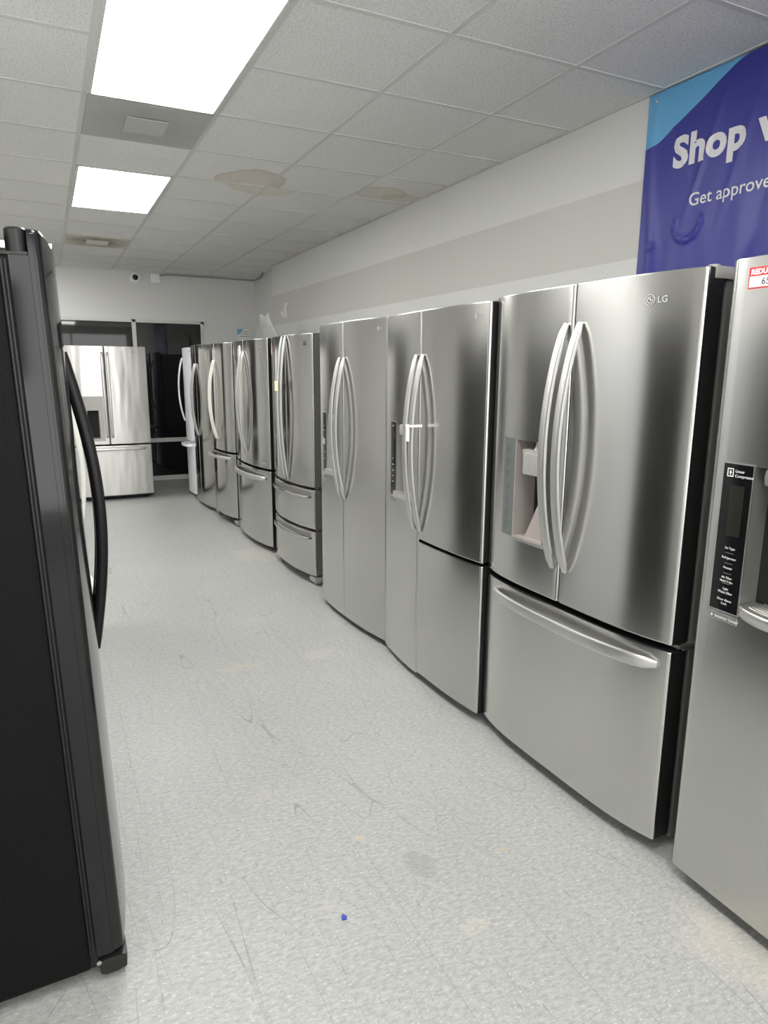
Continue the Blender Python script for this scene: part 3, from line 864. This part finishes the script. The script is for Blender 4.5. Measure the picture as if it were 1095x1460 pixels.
# 4  side-by-side
F = Fridge('refrigerator', 'stainless side-by-side refrigerator fourth from the right, dispenser panel with a chevron mark', .85, .030,
           (1.552, 3.125), (1.512, 3.975), face='steel_b', case='case_black', case_top=1.725, group=G)
dh = (.128, .300, .890, 1.240)
d = F.door(0, .385, .035, 1.755, holes=[dh])
F.niche(d, *dh, .07, 'niche_l')
F.slab('panel_trim', .064, .128, .866, 1.244, -.002, .002, 'trim_silver', d)
F.slab('control_panel', .067, .125, .876, 1.240, -.003, .001, 'panel', d)
mb = MB()
for sgn, zz in ((1, 1.065), (1, 1.085)):
    for side in (0, 1):
        p0 = F.P(F.f(.095) - .0036, .078 + .036 * side, zz); p1 = F.P(F.f(.095) - .0036, .096, zz - .02)
        mb.tube([p0, p1], .0022, 5)
mb.done('panel_chevron', 'badge', d)
F.letters('panel_lettering', d, [('Ice', .009, .096, 1.16, 0, 'CENTER'), ('Water', .009, .096, 1.13, 0, 'CENTER'), ('Light', .009, .096, 1.0, 0, 'CENTER'), ('Lock', .009, .096, .96, 0, 'CENTER')], .0036)
F.slab('drip_tray', .126, .302, .876, .902, -.016, .02, 'niche_l', d)
F.slab('compressor_label', .066, .12, .844, .856, -.0012, 0, 'niche_d', d)
mb = MB(); mb.box(F.P(F.f(.2) - .008, .18, 1.185), F.P(F.f(.2) + .06, .28, 1.238), bev=.014); mb.done('ice_chute', 'niche_l', d, 40)
d2 = F.door(.389, .850, .035, 1.755)
F.arch(d, .358, .760, 1.560, .060); F.arch(d2, .420, .760, 1.560, .060)
F.badge(d2, .775, 1.700, .017)
F.hinge_cover('r', z0=1.722, z1=1.752, mat='black'); F.hinge_cover('l', z0=1.722, z1=1.752, mat='black'); F.grille(z1=.05)
F4 = F

# 5  french door with two drawers
F = Fridge('refrigerator', 'stainless four-door refrigerator with two bottom drawers and yellow note on its handle', .78, .050,
           (1.585, 4.300), (1.545, 5.080), face='steel_c', side='case_grey', case='case_grey', case_top=1.705, group=G)
d = F.door(0, .412, .700, 1.728); d2 = F.door(.416, .780, .700, 1.728)
F.arch(d, .378, .722, 1.718, .046, w=.026, t=.016, p=.8); F.arch(d2, .440, .722, 1.718, .046, w=.026, t=.016, p=.8)
for z0, z1 in ((.405, .685), (.068, .392)):
    dr = F.door(0, .780, z0, z1, 'drawer', rz=.010)
    F.hbar(dr, .06, .73, z1 - .055, .030, h=.022, t=.016, base=.004, p=.5, mat='steel_c')
    F.slab('handle_recess', .055, .735, z1 - .048, z1 - .018, -.0012, .002, 'niche_d', dr, 14)
bd = F.slab('badge', .690, .715, 1.650, 1.678, -.003, 0, 'badge_dark', d2)
F.hinge_cover('r', z0=1.700, z1=1.725, mat='foot', w=.05); F.grille(z1=.06)
F.foot_cover('r', 'foot'); F.foot_cover('l', 'foot')
for zz in (.689, .396):
    mb = MB(); mb.box(F.P(.02, .745, zz), F.P(.11, .782, zz + .010), bev=.003); mb.done('middle_hinge', 'trim_silver', F.root)
price_sticker(F, .014, 1.60, .05, .085, '')
F5 = F
nt_ = MB(); dd = F.f(.378) - .006 - .046 * .93
nt_.box(F.P(dd - .0105, .350, 1.345), F.P(dd - .0095, .418, 1.415), bev=.0003)
o = nt_.done('sticky_note', 'note'); o.location = F.root.location; o.rotation_euler = F.root.rotation_euler
tag(o, 'small yellow sticky note on the door handle of the two-drawer refrigerator', 'note')

# 6  french door, single bottom drawer, dark left door
F = Fridge('refrigerator', 'stainless french-door refrigerator beyond the two-drawer one, white paper strip by its handles', .93, .050,
           (1.568, 5.265), (1.530, 6.195), face='steel_c', case='case_black', case_top=1.70, group=G)
d = F.door(0, .452, .700, 1.732); d2 = F.door(.456, .930, .700, 1.732)
F.arch(d, .425, .800, 1.640, .056, w=.034); F.arch(d2, .487, .800, 1.640, .056, w=.034)
F.badge(d2, .845, 1.665, .014, letters=False)
F.letters('door_lettering', d2, [('INVERTER', .016, .80, .735, 0, 'LEFT')], .001, 'badge')
dr = F.door(0, .930, .050, .684, 'drawer')
F.hbar(dr, .06, .86, .618, .042, h=.040, t=.016)
F.slab('paper_strip', .340, .385, 1.535, 1.690, -.0015, 0, 'paper', d)
F.hinge_cover('r', z0=1.695, z1=1.725, mat='black'); F.grille(z1=.06)
price_sticker(F, .018, 1.62, .045, .075, '')
F6 = F

# 7  french door bottom freezer with ivory handles
F = Fridge('refrigerator', 'stainless bottom-freezer refrigerator with pale ivory upper handles and silver foot covers', .74, .058,
           (1.548, 6.325), (1.505, 7.065), face='steel_c', case='case_black', case_top=1.70, group=G)
d = F.door(0, .362, .720, 1.735); d2 = F.door(.366, .740, .720, 1.735)
F.arch(d, .335, .830, 1.580, .056, w=.032, mat='handle_w'); F.arch(d2, .395, .830, 1.580, .056, w=.032, mat='handle_w')
dr = F.door(0, .740, .085, .702, 'drawer')
F.hbar(dr, .05, .68, .665, .055, h=.030, t=.018, p=.4)
F.foot_cover('r'); F.foot_cover('l'); F.grille(z1=.07); F.hinge_cover('r', z0=1.695, z1=1.727, mat='black')
price_sticker(F, .018, 1.62, .045, .075, '')
F7 = F

# 8  tall two-door
F = Fridge('refrigerator', 'stainless side-by-side refrigerator beside the white one, with lens-shaped handle pair', .84, .050,
           (1.515, 7.085), (1.475, 7.925), face='steel_c', case='case_black', case_top=1.715, group=G)
d = F.door(0, .415, .045, 1.742); d2 = F.door(.419, .840, .045, 1.742)
F.arch(d, .390, .790, 1.550, .052, w=.028); F.arch(d2, .444, .790, 1.550, .052, w=.028)
F.grille(z1=.06); F.hinge_cover('r', z0=1.708, z1=1.737, mat='hinge')
F8 = F

# 9  white one at the end of the row
F = Fridge('refrigerator', 'white bottom-freezer refrigerator at the far end of the right row', .56, .035,
           (1.505, 7.945), (1.490, 8.505), face='white', side='white', case='white', case_top=1.71, group=G, depth=.64)
d = F.door(0, .560, .665, 1.735)
F.arch(d, .110, .890, 1.620, .056, w=.034, t=.020, mat='white')
mb = MB()
for zz in (1.69, .685): mb.lathe([(.0, F.f(.48) - .003), (.008, F.f(.48) - .003), (.008, F.f(.48) + .001)], 'x', F.P(0, .48, zz), 12)
mb.done('badge', 'badge_dark', d)
dr = F.door(0, .560, .045, .650, 'drawer')
F.hbar(dr, .05, .46, .622, .060, h=.036, t=.020, p=.35, mat='white')
F.grille(z1=.05); F.hinge_cover('r', z0=1.70, z1=1.73, mat='white')
F9 = F

# back-wall french door facing the camera
F = Fridge('refrigerator', 'stainless french-door refrigerator facing down the aisle in front of the dark window', .895, .020,
           loc=(.5975, 8.30, 0), rz=PI / 2, face='steel_w', case='case_dark', case_top=1.715, group='stainless refrigerators facing the aisle', depth=.72)
dh = (.19, .355, .720, 1.035)
d = F.door(0, .450, .648, 1.738, holes=[dh])
F.niche(d, *dh, .08, 'niche_d')
F.slab('control_panel', .17, .405, 1.037, 1.190, -.004, .002, 'niche_l', d)
F.slab('niche_surround', .357, .405, .70, 1.037, -.004, .002, 'niche_l', d)
F.slab('drip_tray', .17, .405, .690, .722, -.010, .004, 'niche_l', d)
mb = MB(); mb.box(F.P(F.f(.27) + .0, .20, .80), F.P(F.f(.27) + .03, .235, 1.033), bev=.006); mb.done('ice_chute', 'niche_l', d)
d2 = F.door(.454, .895, .648, 1.738)
F.post_bar(d, .425, .730, 1.665, .055, w=.026); F.post_bar(d2, .482, .730, 1.665, .055, w=.026)
F.badge(d2, .765, 1.680, .018)
dr = F.door(0, .895, .055, .632, 'drawer')
F.hbar(dr, .06, .84, .595, .048, h=.030, t=.018, p=.25)
F.grille(z1=.06); F.hinge_cover('r', z0=1.71, z1=1.735, mat='hinge')
F10 = F

# left row: black side-by-side, tipped back a touch on its feet
BY = 1.565; W = .80
F = Fridge('refrigerator', 'glossy black refrigerator in the left foreground, side panel toward the camera', W, .030,
           loc=(.056, BY + W / 2, 0), rz=PI, ry=0., T=.060, face='black_gloss', side='black_gloss', case='black_side', case_top=1.735, depth=.74, group='refrigerators of the left row', zlo=.045)
F.root.rotation_euler = (0, -math.radians(1.5), PI) if False else (0, 0, PI)
d = F.door(0, .398, .075, 1.760, r=.014, rz=.012, T=.024); d2 = F.door(.402, W, .075, 1.760, r=.014, rz=.012)
mb = MB(); mb.box(F.P(.0235, .0, .077), F.P(.060, .397, 1.708)); mb.done('door_core', 'black_gloss', d)
F.arch(d, .372, .730, 1.530, .050, w=.034, t=.030, base=-.007, p=1.2, mat='black_handle'); F.arch(d2, .434, .730, 1.530, .050, w=.034, t=.030, base=-.007, p=1.2, mat='black_handle')
mb = MB(); mb.box(F.P(.025, .0, 1.7085), F.P(.16, .10, 1.715), bev=.002)
mb.lathe([(.0, 1.711), (.021, 1.711), (.021, 1.757), (.017, 1.761), (0., 1.761)], 'z', F.P(.043, .024, 0), 20)
mb.box(F.P(.072, .0, 1.713), F.P(.22, .07, 1.750), bev=.006)
mb.done('hinge_cover', 'black', F.root, 40)
mb = MB()
for dd in (.0665, .0735): mb.box(F.P(dd - .0015, -.001, .09), F.P(dd + .0015, .004, 1.70), bev=.0008)
mb.done('gasket_fin', 'black', F.root)
F.foot_cover('l', 'black', z1=.066, w=.09, dd=.0); F.foot_cover('r', 'black', z1=.066, w=.09, dd=.0)
F.grille(z1=.065)
mb = MB(); mb.lathe([(0, 0), (.006, 0), (.006, .004), (0, .005)], 'y', F.P(.058, -.002, .064), 10); mb.done('hinge_screw', 'screw', F.root)
FB = F
F.root.rotation_euler = (0, math.radians(1.4), PI)

F = Fridge('refrigerator', 'dark refrigerator farther along the left row, unseen, added for the dark reflections in the steel doors', .90, .025,  # out of sight, added so the steel doors opposite mirror something dark
           loc=(.010, 3.29 + .45, 0), rz=PI, face='black_gloss', side='black', case='black', case_top=1.70, depth=.72, group='refrigerators of the left row')
d = F.door(0, .448, .05, 1.70); d2 = F.door(.452, .90, .05, 1.70); F.grille(z1=.05)

# left row: pale one behind it, only its handles show
F = Fridge('refrigerator', 'pale ivory-handled refrigerator mostly hidden behind the black one', .88, .025,
           loc=(.022, 2.385 + .44, 0), rz=PI, face='white', side='white', case='white', case_top=1.70, depth=.72, group='refrigerators of the left row')
d = F.door(0, .438, .700, 1.70); d2 = F.door(.442, .88, .700, 1.70)
F.arch(d, .410, .830, 1.385, .044, w=.032, t=.018, mat='handle_w'); F.arch(d2, .470, .830, 1.385, .044, w=.032, t=.018, mat='handle_w')
dr = F.door(0, .88, .05, .685, 'drawer'); F.hbar(dr, .06, .82, .620, .052, h=.032, t=.018, p=.4, mat='handle_w')
F.grille(z1=.05)
FL = F

# ------------------------------------------------------------------ banner on the right wall
Y0, Y1, Z0, Z1 = 2.535, .55, 1.62, 2.722
ny, nz_ = 150, 90
def wrinkle(y, z):
    w = .006
    w += .010 * math.exp(-((y - (2.478 - .02 * math.sin(z * 7))) / .022) ** 2) * (.35 + .65 * math.exp(-((z - 2.12) / .28) ** 2))
    w += .004 * math.sin((y * 26 + z * 3.)) * max(0, min(1, (2.25 - z) / .3))
    w += .003 * math.sin(y * 41 + 1.3) * max(0, min(1, (2.3 - z) / .4))
    # slanting folds under the lettering
    for (yc, zc, sl, wd, am) in ((2.20, 2.40, 1.6, .02, .006), (2.05, 2.30, 1.9, .03, .006), (1.85, 2.2, 1.2, .03, .005), (2.33, 2.44, -1.2, .015, .004)):
        s_ = (y - yc) * sl + (z - zc) * .55
        w += am * math.exp(-(s_ / wd) ** 2) * math.exp(-((z - zc) / .22) ** 2)
    # small curled lip
    yc, zc, R = 2.262, 2.135, .075
    dy, dz = y - yc, z - zc
    rr = math.hypot(dy, dz)
    if dz < .03:
        w += .016 * math.exp(-((rr - R) / .010) ** 2) * (1 if rr <= R else .25) * min(1, max(0, (.03 - dz) / .03))
    w += .008 * math.exp(-((y - 2.455) / .02) ** 2 - ((z - 2.06) / .012) ** 2)
    return w
vs = []; fs = []
for i in range(ny + 1):
    for j in range(nz_ + 1):
        y = Y0 + (Y1 - Y0) * (i / ny) ** 1.25; z = Z0 + (Z1 - Z0) * j / nz_
        vs.append((XR - .004 - wrinkle(y, z), y, z))
for i in range(ny):
    for j in range(nz_):
        k = i * (nz_ + 1) + j; fs.append((k, k + 1, k + nz_ + 2, k + nz_ + 1))
ban = link('banner', mesh_of(vs, fs), 'banner', None, 60)
md = ban.modifiers.new('thick', 'SOLIDIFY'); md.thickness = .0015; md.offset = 0
tag(ban, 'blue and light-blue vinyl advertising banner hung high on the right wall', 'banner')
def ban_text(body, size, y, z, bold, name, mat='letter', spacing=1.):
    vs, fs = text_verts(body, size, 0., bold, 'LEFT', spacing, 4)
    bm = bmesh.new(); bv = [bm.verts.new(v) for v in vs]
    for f_ in fs:
        try: bm.faces.new([bv[i] for i in f_])
        except ValueError: pass
    bmesh.ops.triangulate(bm, faces=bm.faces[:])
    for _ in range(6):
        lg = [e for e in bm.edges if e.calc_length() > .012]
        if not lg: break
        bmesh.ops.subdivide_edges(bm, edges=lg, cuts=1); bmesh.ops.triangulate(bm, faces=bm.faces[:])
    bm.verts.index_update(); vs = [v.co.copy() for v in bm.verts]; fs = [[v.index for v in f_.verts] for f_ in bm.faces]; bm.free()
    out = []
    for v in vs:
        yy = y - v.x; zz = z + v.y
        out.append((XR - .0065 - wrinkle(yy, zz), yy, zz))
    return link(name, mesh_of(out, fs), mat, ban)
ban_text('Shop w', .170, 2.368, 2.380, .0075, 'headline_lettering', spacing=1.06)
ban_text('Get approve', .0745, 2.262, 2.200, .0006, 'subline_lettering', 'print_white')
mb = MB(); mb.lathe([(.0, XR - .022), (.007, XR - .020), (.008, XR - .014), (.012, XR - .013), (.012, XR - .010)], 'x', (0, 2.482, 2.686), 14)
mb.done('wall_screw', 'screw', ban, 40)

# ------------------------------------------------------------------ small things on the walls and floor
r = empty('security_camera', (1.135, YB, 2.635), 0, 'round white dome security camera under the ceiling on the back wall', 'camera')
mb = MB(); mb.lathe([(.0, -.03), (.062, -.03), (.066, -.015), (.066, 0.)], 'y', (0, 0, 0), 24); mb.done('mount_base', 'cam_white', r, 40)
mb = MB(); mb.lathe([(.050 * math.cos(a), -.03 - .055 * math.sin(a)) for a in [0, .3, .6, .9, 1.1]], 'y', (0, 0, 0), 24); mb.done('camera_shell', 'cam_white', r, 40)
mb = MB(); mb.lathe([(.034, -.075), (.034, -.081), (.030, -.086), (.012, -.090), (.0, -.091)], 'y', (0, 0, 0), 24)
for a in range(4): mb.lathe([(.006, -.088), (.004, -.092), (0, -.093)], 'y', (.016 * math.cos(a * PI/2 + .6), 0, .016 * math.sin(a * PI/2 + .6)), 8)
mb.done('lens_window', 'panel', r, 40)
r = empty('junction_box', (1.385, YB, 2.64), 0, 'small white junction box on the back wall beside the security camera', 'junction box')
mb = MB(); mb.box((-.055, -.05, -.055), (.055, 0, .055), bev=.012); mb.done('box_body', 'cam_white', r, 40)
mb = MB(); mb.box((-.045, -.056, -.045), (.045, -.048, .045), bev=.004); mb.lathe([(.008, -.058), (.006, -.060), (0, -.0605)], 'y', (.02, 0, .02), 10); mb.done('cover_plate', 'cam_white', r, 40)
mb = MB()
pts = [(1.44, YB - .03, 2.685), (1.55, YB - .025, 2.700), (1.8, YB - .02, 2.700), (2.3, YB - .02, 2.698), (2.60, YB - .025, 2.695)]
pts += [(2.66, YB - .05, 2.69), (XREC - .02, YB - .12, 2.688), (XREC - .02, YB - .35, 2.695), (XREC - .03, YB - .5, 2.71), (XREC - .05, YB - .6, H)]
mb.tube(pts, .012, 8)
tag(mb.done('cable_conduit', 'conduit', None, 50), 'thin grey cable running from the junction box to the corner under the ceiling', 'cable')

r = empty('flyer', (2.52, YB - .002, 1.90), 0, 'blue and white paper flyer taped to the back wall above the refrigerators', 'flyer')
mb = MB(); n = 8; vs = []; fs = []
for i in range(n + 1):
    for j in range(n + 1):
        x = -.085 + .17 * i / n; z = -.14 + .28 * j / n
        vs.append((x, -.006 - .010 * (i / n - .5) ** 2 - .006 * (j / n) ** 2, z))
for i in range(n):
    for j in range(n): k = i*(n+1) + j; fs.append((k, k+1, k+n+2, k+n+1))
mb.add(vs, fs); o = mb.done('sheet', 'paper', r, 60)
mb = MB(); mb.add([(-.085, -.021, .14), (.0, -.021, .14), (-.03, -.0205, .095), (-.085, -.020, .06)], [(0, 1, 2, 3)]); mb.done('blue_corner', 'lblue', r)
mb = MB()
for k, (a, b_, z) in enumerate(((-.0, .07, .105), (-.03, .072, .075), (-.055, .074, .045))): mb.box((a, -.0215, z - .004), (b_, -.0195, z + .004))
mb.done('printed_lines', 'print_grey', r)

# torn paint patch
rn = random.Random(3); mb = MB(); n = 26; vs = []
for i in range(n):
    a = 2 * PI * i / n
    rr = (1 + .35 * math.sin(3 * a + 1) + .25 * math.sin(5 * a)) * rn.uniform(.75, 1.15)
    vs.append((XR - .006 - .004 * rn.random(), 7.95 + .115 * rr * math.cos(a), 2.165 + .075 * rr * math.sin(a) + .04 * math.cos(a) * -1))
c = len(vs); vs.append((XR - .012, 7.95, 2.165))
vs += [(XR + .001, v[1], v[2]) for v in vs[:n]]
fs = [(i, (i+1) % n, c) for i in range(n)] + [(i, c + 1 + i, c + 1 + (i+1) % n, (i+1) % n) for i in range(n)]
mb.add(vs, fs)
tag(mb.done('plaster_patch', 'paper'), 'ragged white torn patch on the wall above the far refrigerators', 'wall patch')

# crumpled clear plastic standing on refrigerator 7
rn = random.Random(11); vs = []; fs = []; n, mzz = 18, 12
for j in range(mzz + 1):
    t = j / mzz
    for i in range(n):
        a = 2 * PI * i / n
        rx, ry = .05 - .02 * t, .26 - .12 * t
        k = 1 + .18 * math.sin(3 * a + 2 * t) + rn.uniform(-.10, .10)
        vs.append((2.20 + rx * k * math.cos(a) + .02 * math.sin(5 * t), 7.32 + ry * k * math.sin(a) + .05 * t, 1.719 + .34 * t - .03 * t * math.cos(a * 2) * t))
for j in range(mzz):
    for i in range(n): fs.append((j*n + i, j*n + (i+1) % n, (j+1)*n + (i+1) % n, (j+1)*n + i))
me = mesh_of(vs, fs)
tag(link('plastic_bag', me, 'plastic', None, 35), 'crumpled clear plastic bag standing on top of the far refrigerators', 'plastic bag')

pl = bpy.data.lights.new('daylight_portal', 'AREA'); po = bpy.data.objects.new('daylight_portal', pl); COL.objects.link(po)
pl.shape = 'RECTANGLE'; pl.size = SX1 - SX0; pl.size_y = SZ1 - SZ0; pl.cycles.is_portal = True
po.location = ((SX0 + SX1) / 2, YF - .09, (SZ0 + SZ1) / 2); po.rotation_euler = (PI / 2, 0, PI)
# blue scrap
mb = MB(); mb.add([(.609, 1.485, .003), (.622, 1.483, .004), (.627, 1.491, .003), (.618, 1.502, .005), (.612, 1.497, .003), (.609, 1.485, 0), (.622, 1.483, 0), (.627, 1.491, 0), (.618, 1.502, 0), (.612, 1.497, 0)],
                  [(0,1,2,3,4), (9,8,7,6,5), (0,5,6,1), (1,6,7,2), (2,7,8,3), (3,8,9,4), (4,9,5,0)])
tag(mb.done('plastic_scrap', 'blue'), 'tiny blue scrap lying on the pale floor', 'scrap')

# ------------------------------------------------------------------ camera, light, view
cam = bpy.data.cameras.new('camera'); co = bpy.data.objects.new('camera', cam); COL.objects.link(co)
cam.sensor_fit = 'VERTICAL'; cam.sensor_height = 36; cam.lens = 965 / 1460 * 36
yaw, pitch, roll = math.radians(26.2), math.radians(11.8), math.radians(.35)
cy, sy, cp, sp, cr, sr = math.cos(yaw), math.sin(yaw), math.cos(pitch), math.sin(pitch), math.cos(roll), math.sin(roll)
f = Vector((sy * cp, cy * cp, -sp)); rt = Vector((cy, -sy, 0)); up = rt.cross(f)
rt, up = cr * rt + sr * up, -sr * rt + cr * up
mt = Matrix((rt, up, -f)).transposed().to_4x4(); mt.translation = (0, 0, 1.49)
co.matrix_world = mt
cam.clip_start = .02
S.camera = co

w = bpy.data.worlds.new('world'); S.world = w; w.use_nodes = True
w.node_tree.nodes['Background'].inputs[0].default_value = (1., 1., .985, 1)
w.node_tree.nodes['Background'].inputs[1].default_value = DAY

S.view_settings.view_transform = 'Standard'; S.view_settings.look = 'None'
S.view_settings.gamma = 1; S.view_settings.use_curve_mapping = False
S.view_settings.exposure = 0.50
S.cycles.use_denoising = True
S.cycles.max_bounces = 14; S.cycles.diffuse_bounces = 9; S.cycles.glossy_bounces = 6
S.cycles.sample_clamp_indirect = 6.
